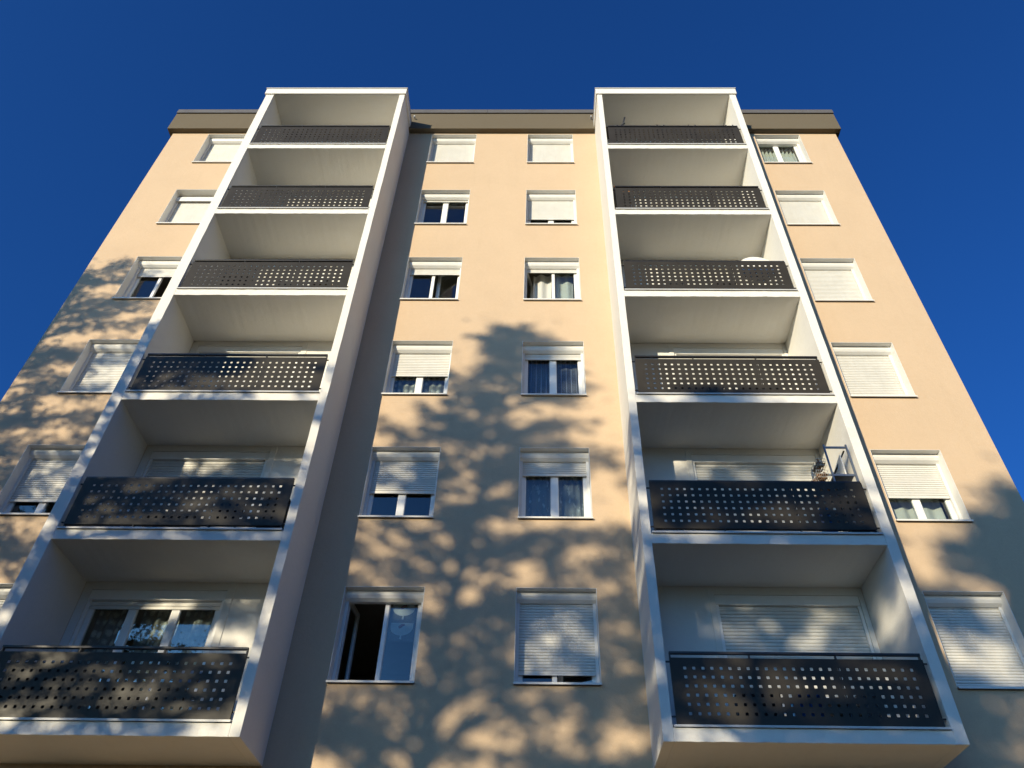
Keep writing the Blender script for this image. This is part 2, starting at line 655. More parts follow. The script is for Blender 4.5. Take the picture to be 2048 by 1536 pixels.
def balcony_tower(key):
    t = TOWERS[key]
    rnd = random.Random(11 if key == 'L' else 23)
    o0, i0, i1, o1 = t['o0'], t['i0'], t['i1'], t['o1']
    n = 70
    tower = bpart(MB().box(o0 - 0.032, o1 + 0.032, FRONT - 0.035, -0.05, ZTOP + 0.004, ZTOP + 0.262)
                  .build('balcony_tower', M['white']))
    bevel(tower, 0.008, 2)
    pz = -ZG

    def sub(name, mb, mat, bev=0.0):
        o = mb.build(name, mat, tower)
        if bev:
            bevel(o, bev, 2)
        return o
    sub('side_wall', MB().wavy_box(o0, i0, FRONT, BACK - 0.003, ZBASE, ZTOP, 'z', n, 0.0022, rnd), M['white'], 0.006)
    sub('side_wall', MB().wavy_box(i1, o1, FRONT, BACK - 0.003, ZBASE, ZTOP, 'z', n, 0.0022, rnd), M['white'], 0.006)
    sub('roof_cap', MB().box(o0 - 0.047, o1 + 0.047, FRONT - 0.05, -0.06, ZTOP + 0.266, ZTOP + 0.300), M['trim'], 0.003)
    # ceiling of the top loggia, then the floor slabs
    sub('ceiling_slab', MB().box(i0 + 0.002, i1 - 0.002, FRONT + 0.004, BACK - 0.004, ZTOP + 0.001, ZTOP + 0.10), M['white'])
    for r in range(1, 7):
        z = slab_z(r)
        sub('floor_slab', MB().wavy_box(i0, i1, FRONT, BACK - 0.004, z, z + 0.165, 'x', 36, 0.003, rnd), M['white'], 0.005)
        fl = MB().prism_x(i0 + 0.012, i1 - 0.012, [(FRONT - 0.030, z + 0.163), (FRONT - 0.030, z + 0.190), (FRONT + 0.06, z + 0.205),
                                                 (BACK - 0.01, z + 0.210), (BACK - 0.01, z + 0.170), (FRONT - 0.02, z + 0.170)])
        sub('drip_flashing', fl, M['trim'])
    # back wall with six tall window openings
    w0, w1 = BAL_WIN[key]
    hs, xs, zs = [], [i0 + 0.001, i1 - 0.001, w0, w1], [ZBASE + 0.01, ZTOP + 0.05]
    for r in range(1, 7):
        z = slab_z(r)
        hs.append((w0, w1, z + 0.23, z + STOREY - 0.125))
        zs += [z + 0.23, z + STOREY - 0.125]
    bw, _ = grid_wall(xs, zs, hs, BACK, 0.2)
    sub('back_wall', bw, M['white'])
    # facing board that carries the window side, one per storey
    for r in range(1, 7):
        z = slab_z(r)
        xa, xb = (w0 - 0.095, w0 - 0.002) if key == 'R' else (w1 + 0.002, w1 + 0.115)
        sub('facing_board', MB().box(xa, xb, BACK - 0.012, BACK + 0.05, z + 0.215, z + STOREY - 0.002), M['white'], 0.003)
    return tower


TOW = {k: balcony_tower(k) for k in TOWERS}


# ------------------------------------------------------------------ balcony railings
def perforated_mesh(flip):
    """steel sheet with 13 x 6 rounded square holes; hole edges have the sheet's thickness"""
    W, H, th = 1.598, 0.830, 0.004
    px, pz, half, cr = 0.1137, 0.1130, 0.0195, 0.008
    x_first, z_first = 0.180, 0.130
    ring = []
    for sx, sz in ((1, -1), (1, 1), (-1, 1), (-1, -1)):
        for k in range(3):
            base = {(1, -1): -90, (1, 1): 0, (-1, 1): 90, (-1, -1): 180}[(sx, sz)]
            a = math.radians(base + 45 * k)
            ring.append((sx * (half - cr) + cr * math.cos(a), sz * (half - cr) + cr * math.sin(a)))
    xs = [x_first + px * (i - 0.5) for i in range(14)]
    zs = [z_first + pz * (j - 0.5) for j in range(7)]
    V, F, idx = [], [], {}

    def vv(x, y, z):
        k = (round(x, 5), round(y, 5), round(z, 5))
        if k not in idx:
            idx[k] = len(V)
            V.append(k)
        return idx[k]
    for y in (0.0, th):
        for i in range(13):
            for j in range(6):
                cx, cz = (xs[i] + xs[i + 1]) / 2, (zs[j] + zs[j + 1]) / 2
                rg = [vv(cx + a, y, cz + b) for a, b in ring]
                co = [vv(xs[i + 1], y, zs[j]), vv(xs[i + 1], y, zs[j + 1]), vv(xs[i], y, zs[j + 1]), vv(xs[i], y, zs[j])]
                for q in range(4):
                    a = rg[3 * q:3 * q + 3]
                    F.append((co[q], a[2], a[1], a[0]))
                    F.append((co[q], co[(q + 1) % 4], rg[(3 * q + 3) % 12], a[2]))
        # border strips
        for (xa, xb) in ((0.0, xs[0]), (xs[-1], W)):
            for j in range(6):
                F.append((vv(xa, y, zs[j]), vv(xb, y, zs[j]), vv(xb, y, zs[j + 1]), vv(xa, y, zs[j + 1])))
        for (za, zb) in ((0.0, zs[0]), (zs[-1], H)):
            for i in range(13):
                F.append((vv(xs[i], y, za), vv(xs[i + 1], y, za), vv(xs[i + 1], y, zb), vv(xs[i], y, zb)))
            for (xa, xb) in ((0.0, xs[0]), (xs[-1], W)):
                F.append((vv(xa, y, za), vv(xb, y, za), vv(xb, y, zb), vv(xa, y, zb)))
    for i in range(13):
        for j in range(6):
            cx, cz = (xs[i] + xs[i + 1]) / 2, (zs[j] + zs[j + 1]) / 2
            for q in range(12):
                a, b_ = ring[q], ring[(q + 1) % 12]
                F.append((vv(cx + a[0], 0, cz + a[1]), vv(cx + b_[0], 0, cz + b_[1]),
                          vv(cx + b_[0], th, cz + b_[1]), vv(cx + a[0], th, cz + a[1])))
    ex = [0.0] + xs + [W]
    ez = [0.0] + zs + [H]
    for z in (0.0, H):
        for a, b_ in zip(ex[:-1], ex[1:]):
            F.append((vv(a, 0, z), vv(b_, 0, z), vv(b_, th, z), vv(a, th, z)))
    for x in (0.0, W):
        for a, b_ in zip(ez[:-1], ez[1:]):
            F.append((vv(x, 0, a), vv(x, 0, b_), vv(x, th, b_), vv(x, th, a)))
    if flip:
        V = [(W - x, y, z) for x, y, z in V]
    mb = MB()
    mb.v, mb.f = V, F
    return mb.mesh('perforated_panel', M['panel'])


PERF = (perforated_mesh(False), perforated_mesh(True))
HANDRAIL = bevel(MB().box(0, 3.19, 0, 0.045, 0, 0.032).build('handrail', M['dark']), 0.004, 2)
HANDRAIL_ME = HANDRAIL.data
bpy.data.objects.remove(HANDRAIL)
POST_ME = MB().box(-0.007, 0.007, 0, 0.045, 0, 0.885).mesh('railing_post', M['dark'])
RAISED = {('L', 5), ('R', 5), ('R', 3)}


def railing(key, r):
    t = TOWERS[key]
    z = slab_z(r)
    up = 0.058 if (key, r) in RAISED else 0.0
    x0 = t['i0'] + 0.058
    fr = MB().box(0, 3.19, 0.012, 0.045, 0.205 + up, 0.232 + up)            # bottom bar
    for x in (-0.056, 3.192):                                              # side fixings into the tower walls
        fr.box(x, x + 0.057, 0.015, 0.035, 0.985, 1.0)
        fr.box(x, x + 0.057, 0.015, 0.035, 0.30, 0.315)
    root = bpart(fr.build('balcony_railing', M['dark'], None, (x0, FRONT + 0.022, z)))
    h = link('handrail', HANDRAIL_ME, root, (0, -0.006, 1.088))
    bevel(h, 0.004, 2)
    for x in (0.010, 1.02, 2.115, 3.180):
        link('railing_post', POST_ME, root, (x, 0.004, 0.206))
    link('perforated_panel', PERF[0], root, (-0.002, -0.004, 0.205 + up))
    link('perforated_panel', PERF[1], root, (1.600, -0.004, 0.205 + up))
    if up == 0.058:
        pass
    return root


for k in TOWERS:
    for r in range(1, 7):
        railing(k, r)

# ------------------------------------------------------------------ windows
CACHE = {}


def cached(key, fn):
    if key not in CACHE:
        CACHE[key] = fn()
    return CACHE[key]


SLAT = 0.045


def slat_profile(p):
    return [(0.009, 0.0), (0.000, 0.0035), (-0.0045, p * 0.25), (-0.006, p * 0.5), (-0.0045, p * 0.72), (0.000, p - 0.0095), (0.009, p - 0.006), (0.009, p - 0.0005), (0.012, p * 0.5)]


def slat_mesh(w, p):
    def fn():
        return MB().prism_x(-w / 2, w / 2, slat_profile(p)).mesh('shutter_slat', M['slat'])
    return cached(('slat', round(w, 4), p), fn)


def shutter_sheet(w, p, n):
    """n slats as one continuous corrugated curtain"""
    mb = MB()
    ys = []
    for k in range(n):
        ys += [(y, z + k * p) for y, z in slat_profile(p)[0:8]]
    ys += [(0.013, n * p), (0.013, 0.0)]
    mb.prism_x(-w / 2, w / 2, ys)
    return mb


def sash_mesh(w, h, st=0.058, bot=0.068, lip=True):
    def fn():
        mb = MB()
        # a picture-frame ring, y 0 .. 0.05
        o = [(0, 0), (w, 0), (w, h), (0, h)]
        i = [(st, bot), (w - st, bot), (w - st, h - st), (st, h - st)]
        i2 = [(st + 0.012, bot + 0.012), (w - st - 0.012, bot + 0.012), (w - st - 0.012, h - st - 0.012), (st + 0.012, h - st - 0.012)]
        rings = [[(x, 0.05, z) for x, z in o], [(x, 0.0, z) for x, z in o], [(x, 0.0, z) for x, z in i],
                 [(x, 0.014, z) for x, z in i2], [(x, 0.05, z) for x, z in i2]]
        for rg in rings:
            mb.v += rg
        for a in range(5):
            b_ = (a + 1) % 5
            for k in range(4):
                q = (k + 1) % 4
                mb.f.append((4 * a + k, 4 * a + q, 4 * b_ + q, 4 * b_ + k))
        return mb.mesh('sash', M['pvc'])
    return cached(('sash', round(w, 4), round(h, 4)), fn)


def pane_mesh(w, h, st=0.058, bot=0.068):
    def fn():
        return MB().box(st + 0.004, w - st - 0.004, 0.022, 0.028, bot + 0.004, h - st - 0.004).mesh('pane', M['glass'])
    return cached(('pane', round(w, 4), round(h, 4)), fn)


def ring_frame(w, h, side, bot, top, y0, y1):
    mb = MB()
    o = [(-w / 2, 0), (w / 2, 0), (w / 2, h), (-w / 2, h)]
    i = [(-w / 2 + side, bot), (w / 2 - side, bot), (w / 2 - side, h - top), (-w / 2 + side, h - top)]
    for y in (y0, y1):
        mb.v += [(x, y, z) for x, z in o] + [(x, y, z) for x, z in i]
    for base in (0, 8):
        for k in range(4):
            q = (k + 1) % 4
            mb.f.append((base + k, base + q, base + 4 + q, base + 4 + k))
    for k in range(4):
        q = (k + 1) % 4
        mb.f.append((k, q, 8 + q, 8 + k))
        mb.f.append((4 + k, 4 + q, 12 + q, 12 + k))
    return mb


YF = 0.262            # window frame plane
BOX_H = 0.150
LINE = 0.007          # lining thickness


def window(col, r, cover, left_open=0.0, right_open=0.0, box_cover=True, label=None):
    W, H = WIN_W, WIN_H
    x, z = COLS[col] + W / 2, row_z(r)
    fr = cached('frame', lambda: ring_frame(W - 0.03, H - 0.05, 0.045, 0.05, 0.045, YF, YF + 0.06).mesh('window', M['pvc']))
    root = bpart(link('window', fr, None, (x, 0, z + 0.03)))
    if label:
        root['label'] = label
    loc = lambda dx=0.0, y=0.0, dz=0.0: (dx, y, dz - 0.03)

    def lining():
        mb = MB()
        pts = [(-W / 2, 0.028), (-W / 2, H), (W / 2, H), (W / 2, 0.028)]
        pin = [(-W / 2 + LINE, 0.028), (-W / 2 + LINE, H - LINE), (W / 2 - LINE, H - LINE), (W / 2 - LINE, 0.028)]
        for y in (-0.003, YF):
            mb.v += [(a, y, b) for a, b in pts] + [(a, y, b) for a, b in pin]
        for k in range(3):
            for base in (0, 8):
                mb.f.append((base + k, base + k + 1, base + 5 + k, base + 4 + k))
            mb.f.append((k, k + 1, 9 + k, 8 + k))
            mb.f.append((4 + k, 5 + k, 13 + k, 12 + k))
        for k in (0, 3):
            mb.f.append((k, 4 + k, 12 + k, 8 + k))
        return mb.mesh('window_surround', M['alu'])
    bevel(link('window_surround', cached('lining', lining), root, loc()), 0.001)

    def sill():
        prof = [(-0.048, 0.0), (-0.048, 0.030), (YF + 0.01, 0.042), (YF + 0.01, 0.03), (-0.040, 0.022), (-0.040, 0.0)]
        return MB().prism_x(-W / 2 - 0.004, W / 2 + 0.004, prof).mesh('sill', M['alu'])
    link('sill', cached('sill', sill), root, loc())

    zt = H - LINE - 0.001
    zb = zt - BOX_H

    def box():
        # roller box: upright face, slanted face, underside
        prof = [(0.110, zt), (0.110, zt - 0.072), (0.134, zt - 0.114), (0.185, zt - BOX_H), (YF - 0.004, zt - BOX_H), (YF - 0.004, zt)]
        return MB().prism_x(-W / 2 + LINE + 0.001, W / 2 - LINE - 0.001, prof).mesh('shutter_box', M['alu'])

    def open_box():
        mb = MB().box(-W / 2 + LINE + 0.001, W / 2 - LINE - 0.001, 0.24, 0.26, zt - 0.03, zt)
        mb.tube([(-W / 2 + 0.03, 0.195, zt - 0.075), (W / 2 - 0.03, 0.195, zt - 0.075)], 0.028, 10)
        mb.box(-W / 2 + LINE + 0.002, W / 2 - LINE - 0.002, 0.150, 0.16, zb - 0.12, zb + 0.035)
        return mb.mesh('shutter_box', M['alu'])
    if box_cover:
        link('shutter_box', cached('box', box), root, loc())
    else:
        link('cavity_shade_sheet', cached('cavity_shade', lambda: MB().box(-W / 2 + LINE + 0.003, W / 2 - LINE - 0.003, 0.228, 0.238, zb - 0.004, zt - 0.002)
                                  .mesh('cavity_shade_sheet', M['black'])), root, loc())  # black sheet, paints in the shade inside the uncovered roller box
        link('shutter_box', cached('open_box', open_box), root, loc())['label'] = 'shutter box without its cover, roller tube showing'

    def guide(s):
        xg = W / 2 - LINE - 0.001
        mb = MB()
        prof = [(xg, 0.186), (xg - 0.046, 0.186), (xg - 0.046, 0.203), (xg - 0.040, 0.203), (xg - 0.040, YF - 0.002), (xg, YF - 0.002)]
        mb.v = [(s * a, y, 0.038) for a, y in prof] + [(s * a, y, zb - 0.001) for a, y in prof]
        k = len(prof)
        for i in range(k):
            j = (i + 1) % k
            mb.f.append((i, j, k + j, k + i))
        mb.f += [tuple(range(k)), tuple(range(2 * k - 1, k - 1, -1))]
        return mb.mesh('guide_rail', M['alu'])
    for s in (-1, 1):
        link('guide_rail', cached(('guide', s), lambda s=s: guide(s)), root, loc())

    # shutter curtain, with a heavier bottom slat
    travel = zb - 0.046
    sw = W - 2 * LINE - 0.086
    drop = cover * travel
    n = int(math.ceil(drop / SLAT))
    ys = 0.222
    if n > 0:
        z_low = zb - drop
        if r >= 5:
            for k in range(n):
                link('shutter_slat', slat_mesh(sw, SLAT), root, loc(0, ys, z_low + k * SLAT))
        else:
            me = cached(('sheet', n), lambda: shutter_sheet(sw, SLAT, n).mesh('roller_shutter', M['slat']))
            link('roller_shutter', me, root, loc(0, ys, z_low))
        bar = cached('bar', lambda: MB().box(-sw / 2, sw / 2, -0.007, 0.010, -0.018, 0.004).mesh('bottom_slat', M['slat']))
        link('bottom_slat', bar, root, loc(0, ys, z_low))

    # two casements; an open one swings into the room
    fw = (W - 0.03 - 0.09) / 2 + 0.014
    fh = H - 0.05 - 0.095 + 0.028
    if cover < 0.995:
        for s, ang in ((-1, left_open), (1, right_open)):
            edge = W / 2 - 0.015 - 0.045 + 0.014
            me, pm = sash_mesh(fw, fh), pane_mesh(fw, fh)
            if s < 0:
                place = (-edge, YF - 0.006, 0.05 - 0.014)
                a = math.radians(ang)
                q = link('sash', me, root, place, a)
                p = link('pane', pm, root, place, a)
            else:
                a = math.radians(-ang)
                off = Matrix.Rotation(a, 3, 'Z') @ Vector((-fw, 0, 0))
                place = (edge + off.x, YF - 0.006 + off.y, 0.05 - 0.014)
                q = link('sash', me, root, place, a)
                p = link('pane', pm, root, place, a)
    return root


def room(x0, x1, z0, z1, y0=0.365, depth=3.2):
    """plain room shell open towards the facade, with a doorway-side wall behind"""
    mb = MB()
    mb.v = [(x0, y0, z0), (x1, y0, z0), (x1, y0, z1), (x0, y0, z1),
            (x0, y0 + depth, z0), (x1, y0 + depth, z0), (x1, y0 + depth, z1), (x0, y0 + depth, z1)]
    mb.f = [(0, 1, 5, 4), (1, 2, 6, 5), (2, 3, 7, 6), (3, 0, 4, 7), (4, 5, 6, 7)]
    bpart(mb.build('room_interior', M['room']))


#       col row cover left right
WINDOWS = [
    ('B', 1, 1.0, 0, 0), ('B', 2, 1.0, 0, 0), ('B', 3, 0.215, 0, 28), ('B', 4, 1.0, 0, 0), ('B', 5, 0.686, 0, 0), ('B', 6, 0.164, 0, 0),
    ('C', 1, 1.0, 0, 0), ('C', 2, 0.020, 0, 0), ('C', 3, 0.136, 0, 20), ('C', 4, 0.467, 0, 0), ('C', 5, 0.515, 0, 0), ('C', 6, 0.0, 84, 0),
    ('D', 1, 1.0, 0, 0), ('D', 2, 0.592, 0, 0), ('D', 3, 0.071, 75, 0), ('D', 4, 0.102, 0, 0), ('D', 5, 0.214, 0, 0), ('D', 6, 0.836, 0, 14),
    ('E', 1, 0.000, 0, 0), ('E', 2, 1.0, 0, 0), ('E', 3, 1.0, 0, 0), ('E', 4, 1.0, 0, 0), ('E', 5, 0.536, 0, 0), ('E', 6, 1.0, 0, 0)]
WLAB = {('C', 6): 'window with its left casement swung open on a dark room', ('B', 2): 'window whose roller box has lost its cover',
        ('D', 6): 'window with its shutter almost down and a casement ajar'}
for (c, r, cov, lo, ro) in WINDOWS:
    window(c, r, cov, lo, ro, box_cover=(c, r) != ('B', 2), label=WLAB.get((c, r)))
    if cov < 0.995:
        xm = COLS[c] + WIN_W / 2
        room(max(xm - 1.22, XW0 + 0.05), min(xm + 1.22, XW1 - 0.05), row_z(r) - 0.92, row_z(r) + 1.62)


def balcony_window(key, r, cover):
    """three-light window at the back of a loggia with a flush roller box over it"""
    w0, w1 = BAL_WIN[key]
    W = w1 - w0
    z0 = slab_z(r) + 0.23
    H = STOREY - 0.125 - 0.23
    hb = 0.160
    Hw = H - hb
    fr = ring_frame(W - 0.004, Hw, 0.055, 0.06, 0.03, 0.075, 0.135)
    root = bpart(fr.build('balcony_window', M['pvc'], None, ((w0 + w1) / 2, BACK, z0)))
    link('shutter_box', cached(('bbox', key), lambda: MB().box(-W / 2 + 0.004, W / 2 - 0.004, 0.010, 0.13, Hw + 0.002, H - 0.004)
                               .mesh('shutter_box', M['pvc'])), root)
    for s in (-1, 1):
        me = cached(('bguide', key, s), lambda s=s: MB().box(min(s * (W / 2 - 0.002), s * (W / 2 - 0.046)), max(s * (W / 2 - 0.002), s * (W / 2 - 0.046)),
                                                            0.022, 0.072, 0.0, Hw).mesh('guide_rail', M['pvc']))
        link('guide_rail', me, root)
    P = 0.055
    sw = W - 0.098
    n = int(math.ceil(cover * (Hw - 0.04) / P))
    zl = Hw - 0.03 - n * P
    if n:
        if r >= 5:
            for k in range(n):
                if r == 6 or k >= n * 0.42:
                    link('shutter_slat', slat_mesh(sw, P), root, (0, 0.05, zl + k * P))
                elif k == 0:
                    link('roller_shutter', shutter_sheet(sw, P, int(math.ceil(n * 0.42))).mesh('roller_shutter', M['slat']), root, (0, 0.05, zl))
        else:
            link('roller_shutter', cached(('bsheet', key, n), lambda: shutter_sheet(sw, P, n).mesh('roller_shutter', M['slat'])), root, (0, 0.05, zl))
    if cover < 0.9:
        fw = (W - 0.114) / 3
        for k in range(3):
            xa = -W / 2 + 0.057 + k * fw
            link('sash', sash_mesh(fw, Hw - 0.10), root, (xa, 0.066, 0.066))
            link('pane', pane_mesh(fw, Hw - 0.10), root, (xa, 0.066, 0.066))
        room(w0 - 0.1, w1 + 0.4, slab_z(r) + 0.2, slab_z(r) + STOREY - 0.02, BACK + 0.21, 3.0)


BAL_COVER = {('L', 6): 0.03}
for k in TOWERS:
    for r in range(1, 7):
        balcony_window(k, r, BAL_COVER.get((k, r), 1.0))


# ------------------------------------------------------------------ curtains
def curtain(x0, x1, z0, z1, y, amp, wl, mat, label, seed=0, sharp=False, group='curtains hanging behind the window panes'):
    rnd = random.Random(seed)
    n, m = 64, 10
    ph = rnd.uniform(0, 6)
    mb = MB()
    mb.uv = []
    for j in range(m + 1):
        t = j / m
        for i in range(n + 1):
            s = i / n
            x = x0 + (x1 - x0) * s
            u = (x / wl * 2 * PI + ph + 0.9 * math.sin(x * 5.1 + seed))
            w = math.sin(u)
            if sharp:
                w = 2 / PI * math.asin(math.sin(x / wl * 2 * PI + ph))
            a = amp * (0.75 + 0.25 * t) * (0.8 + 0.2 * math.sin(x * 7 + seed))
            mb.v.append((x + 0.004 * math.sin(9 * t + i), y + a * w, z0 + (z1 - z0) * t))
            mb.uv.append((x - x0, (z1 - z0) * t))
    for j in range(m):
        for i in range(n):
            a = j * (n + 1) + i
            mb.f.append((a, a + 1, a + n + 2, a + n + 1))
    return tag(mb.build('curtain', M[mat], smooth=not sharp), label, 'curtain', group)


def win_curtains(c, r, mat, labels, amp, wl, sharp=False, y=0.42, spans=None):
    x, z = COLS[c], row_z(r)
    spans = spans or ((0.085, 0.600), (0.610, 1.125))
    for k, (lab, (a, b_)) in enumerate(zip(labels, spans)):
        curtain(x + a, x + b_, z + 0.02, z + 1.42, y, amp, wl, mat, lab, seed=r * 7 + ord(c) + k * 3, sharp=sharp)


win_curtains('C', 4, 'lace', ('flowered lace curtain behind the left pane under the half lowered shutter',
                              'flowered lace curtain behind the right pane under the half lowered shutter'), 0.030, 0.15)
win_curtains('D', 3, 'sheer', ('white gathered curtain in the open left casement of the window third from the top',
                               'greenish white curtain behind the closed right pane beside the gathered one'), 0.045, 0.22,
             y=0.46, spans=((0.20, 0.60), (0.70, 1.08)))
win_curtains('D', 4, 'stripe', ('dark sheer curtain with thin pale stripes behind the left pane',
                                'dark sheer curtain with thin pale stripes behind the right pane'), 0.020, 0.16,
             spans=((0.13, 0.600), (0.625, 1.125)))
win_curtains('D', 5, 'sheer_open', ('bluish sheer curtain with small motifs, left one under the quarter lowered shutter',
                                    'bluish sheer curtain with small motifs, right one under the quarter lowered shutter'), 0.022, 0.11)
win_curtains('E', 1, 'sheer', ('zigzag pleated white curtain, left pane of the top right window under the cornice',
                               'zigzag pleated white curtain, right pane of the top right window under the cornice'), 0.050, 0.105, sharp=True)
win_curtains('E', 5, 'sheer', ('cream wavy curtain behind the left pane of the right hand window below the slatted shutter',
                               'cream wavy curtain behind the right pane of the right hand window below the slatted shutter'), 0.040, 0.24, y=0.45,
             spans=((0.14, 0.60), (0.61, 1.09)))


for k in range(3):
    xa = BAL_WIN['L'][0] + 0.10 + k * 0.67
    curtain(xa, xa + 0.60, slab_z(6) + 0.3, slab_z(6) + 2.42, BACK + 0.30, 0.03, 0.2, 'lace',
            ('faint lace curtain in the left light of the wide window on the lowest left balcony',
             'faint lace curtain in the middle light of the wide window on the lowest left balcony',
             'faint lace curtain in the right light of the wide window on the lowest left balcony')[k], seed=70 + k)


def net_panel():
    """short net with two scalloped half moons and tassels, hung high behind a pane"""
    x0, z0 = COLS['C'] + 0.675, row_z(6) + 0.78
    root = thing('net_curtain', 'short net curtain with two half moon scallops behind the lowest closed casement', 'curtain',
                 (x0, 0.345, z0), 0, 'curtains hanging behind the window panes')
    base = MB()
    base.v = [(0, 0, 0), (0.40, 0, 0), (0.40, 0, 0.58), (0, 0, 0.58)]
    base.f = [(0, 1, 2, 3)]
    o = base.build('net', curtain_mat('thin_net_cloth', (0.6, 0.65, 0.68), 0.80), root)
    for zc in (0.29, 0.60):
        mb = MB()
        mb.v = [(0.03, -0.006, zc), (0.37, -0.006, zc), (0.37, -0.006, zc - 0.07)]
        for k in range(13):
            a = PI * k / 12
            mb.v.append((0.20 + 0.17 * math.cos(a), -0.006, zc - 0.07 - 0.13 * math.sin(a)))
        mb.v.append((0.03, -0.006, zc - 0.07))
        mb.f = [tuple(range(len(mb.v)))]
        mb.build('scallop', M['net'], root)
        MB().tube([(0.20, -0.008, zc - 0.19), (0.20, -0.008, zc - 0.255)], [0.008, 0.016], 6).build('tassel', M['net'], root)
        mb = MB().tube([(0.155, -0.010, zc - 0.075), (0.185, -0.010, zc - 0.060), (0.205, -0.010, zc - 0.04), (0.24, -0.010, zc - 0.03)], [0.018, 0.022, 0.02, 0.014], 6)
        mb.build('bow', M['red'], root)


net_panel()


# ------------------------------------------------------------------ things on the balconies
def floor_z(r):
    return slab_z(r) + 0.21


def shelf_rack():
    z0 = floor_z(5)
    x0, x1, y0, y1, h = 4.815, 5.165, -0.985, -0.27, 1.66
    root = thing('shelf_rack', 'tall galvanised shelf rack standing at the right end of the fifth balcony down', 'shelf', (0, 0, z0))
    for x in (x0, x1):
        for y in (y0, y1):
            MB().box(x - 0.012, x + 0.012, y - 0.012, y + 0.012, 0, h).build('upright', M['galv'], root)
    for z in (0.12, 0.62, 1.06, 1.60):
        if z < 1.5:
            MB().box(x0 + 0.018, x1 - 0.018, y0 + 0.018, y1 - 0.018, z, z + 0.008).build('shelf', M['slate'], root)
        for y in (y0, y1):
            MB().box(x0 + 0.018, x1 - 0.018, y - 0.008, y + 0.008, z - 0.014, z + 0.022).build('shelf_edge', M['galv'], root)
    MB().tube([(x1 - 0.03, y0 + 0.05, 1.58), (x0 + 0.06, y1 - 0.02, 1.10)], 0.014, 6).build('brace', M['dark'], root)
    b = thing('folded_board', 'white folded board leaning inside the galvanised shelf rack', 'board', (0, 0, z0))
    m = MB()
    m.prism_x(x1 - 0.11, x1 - 0.09, [(y0 + 0.08, 1.08), (y0 + 0.08, 1.52), (y1 - 0.1, 1.42), (y1 - 0.1, 1.08)])
    m.build('board', M['offwhite'], b)
    # wire baskets hooked on the rack's left side
    specs = [(0.98, 1.43, 0.10, 'upper wire basket of brown pegs hooked on the galvanised shelf rack'),
             (0.56, 1.20, 0.14, 'middle basket spilling brown wicker on the left of the shelf rack'),
             (0.30, 0.98, 0.17, 'lower pale wire basket of oddments left of the shelf rack')]
    for k, (yo, zz, dx, lab) in enumerate(specs):
        rnd = random.Random(40 + k)
        xa, xb = x0 - 0.03 - dx * 1.25, x0 - 0.02
        ya, yb_ = -0.93, -0.62
        t = thing('wire_basket', lab, 'basket', (0, 0, z0), 0, 'baskets hung on the shelf rack')
        mb = MB()
        for z in (zz - 0.13, zz - 0.06, zz):
            mb.tube([(xa, ya, z), (xb, ya, z), (xb, yb_, z), (xa, yb_, z), (xa, ya, z)], 0.0035, 5)
        for i in range(7):
            x = xa + (xb - xa) * i / 6
            mb.tube([(x, ya, zz), (x, ya, zz - 0.13), (x, yb_, zz - 0.13), (x, yb_, zz)], 0.002, 4)
        for i in range(1, 5):
            y = ya + (yb_ - ya) * i / 5
            mb.tube([(xa, y, zz), (xa, y, zz - 0.13), (xb, y, zz - 0.13), (xb, y, zz)], 0.002, 4)
        mb.build('wire_frame', M['wire'], t)
        fill = MB()
        for i in range(70):
            px, py, pzz = rnd.uniform(xa + 0.02, xb - 0.02), rnd.uniform(ya + 0.02, yb_ - 0.02), zz - rnd.uniform(0.01, 0.11)
            d = Vector((rnd.uniform(-1, 1), rnd.uniform(-1, 1), rnd.uniform(-0.4, 1))) * 0.035
            c = Vector((px, py, pzz))
            fill.tube([c - d, c, c + d], [0.011, 0.019, 0.010], 5)
        tag(fill.build('contents', M['wicker'], t), kind='stuff')


shelf_rack()


def planters():
    z0 = slab_z(1)
    labs = ['black planter box with a bare forked twig hooked over the top right railing',
            'black planter box on the top right railing, next to the one with a bare twig',
            'black planter box on the top right railing, third from the bare twig',
            'black planter box at the right end of the top right railing']
    for k, (xa, xb) in enumerate(((2.215, 2.385), (3.20, 3.365), (3.975, 4.135), (4.895, 5.060))):
        xm = (xa + xb) / 2
        t = thing('planter_box', labs[k], 'planter', (xm, FRONT + 0.07, z0), 0, 'planter boxes hooked inside the top right railing')
        mb = MB()
        prof = [(0.016, 0.86), (0.15, 0.86), (0.165, 1.045), (0.010, 1.045)]
        mb.prism_x(-0.15, 0.15, prof)
        mb.build('box', M['black'], t)
        for x in (xa - xm, xb - xm):
            mb = MB().tube([(x, -0.052, 1.06), (x, -0.052, 1.128), (x, -0.03, 1.150), (x, 0.005, 1.150), (x, 0.012, 1.0)], 0.017, 6)
            mb.build('hook', M['black'], t)
        if k == 0:
            mb = MB().tube([(-0.06, 0.05, 0.99), (-0.03, 0.03, 1.13), (0.06, 0.0, 1.27), (0.115, -0.02, 1.30)], [0.030, 0.026, 0.022, 0.028], 6)
            mb.tube([(0.062, 0.02, 1.0), (0.075, 0.0, 1.27), (0.10, -0.01, 1.42), (0.135, -0.02, 1.58)], [0.018, 0.018, 0.021, 0.022], 6)
            mb.build('twig', M['black'], t)


planters()


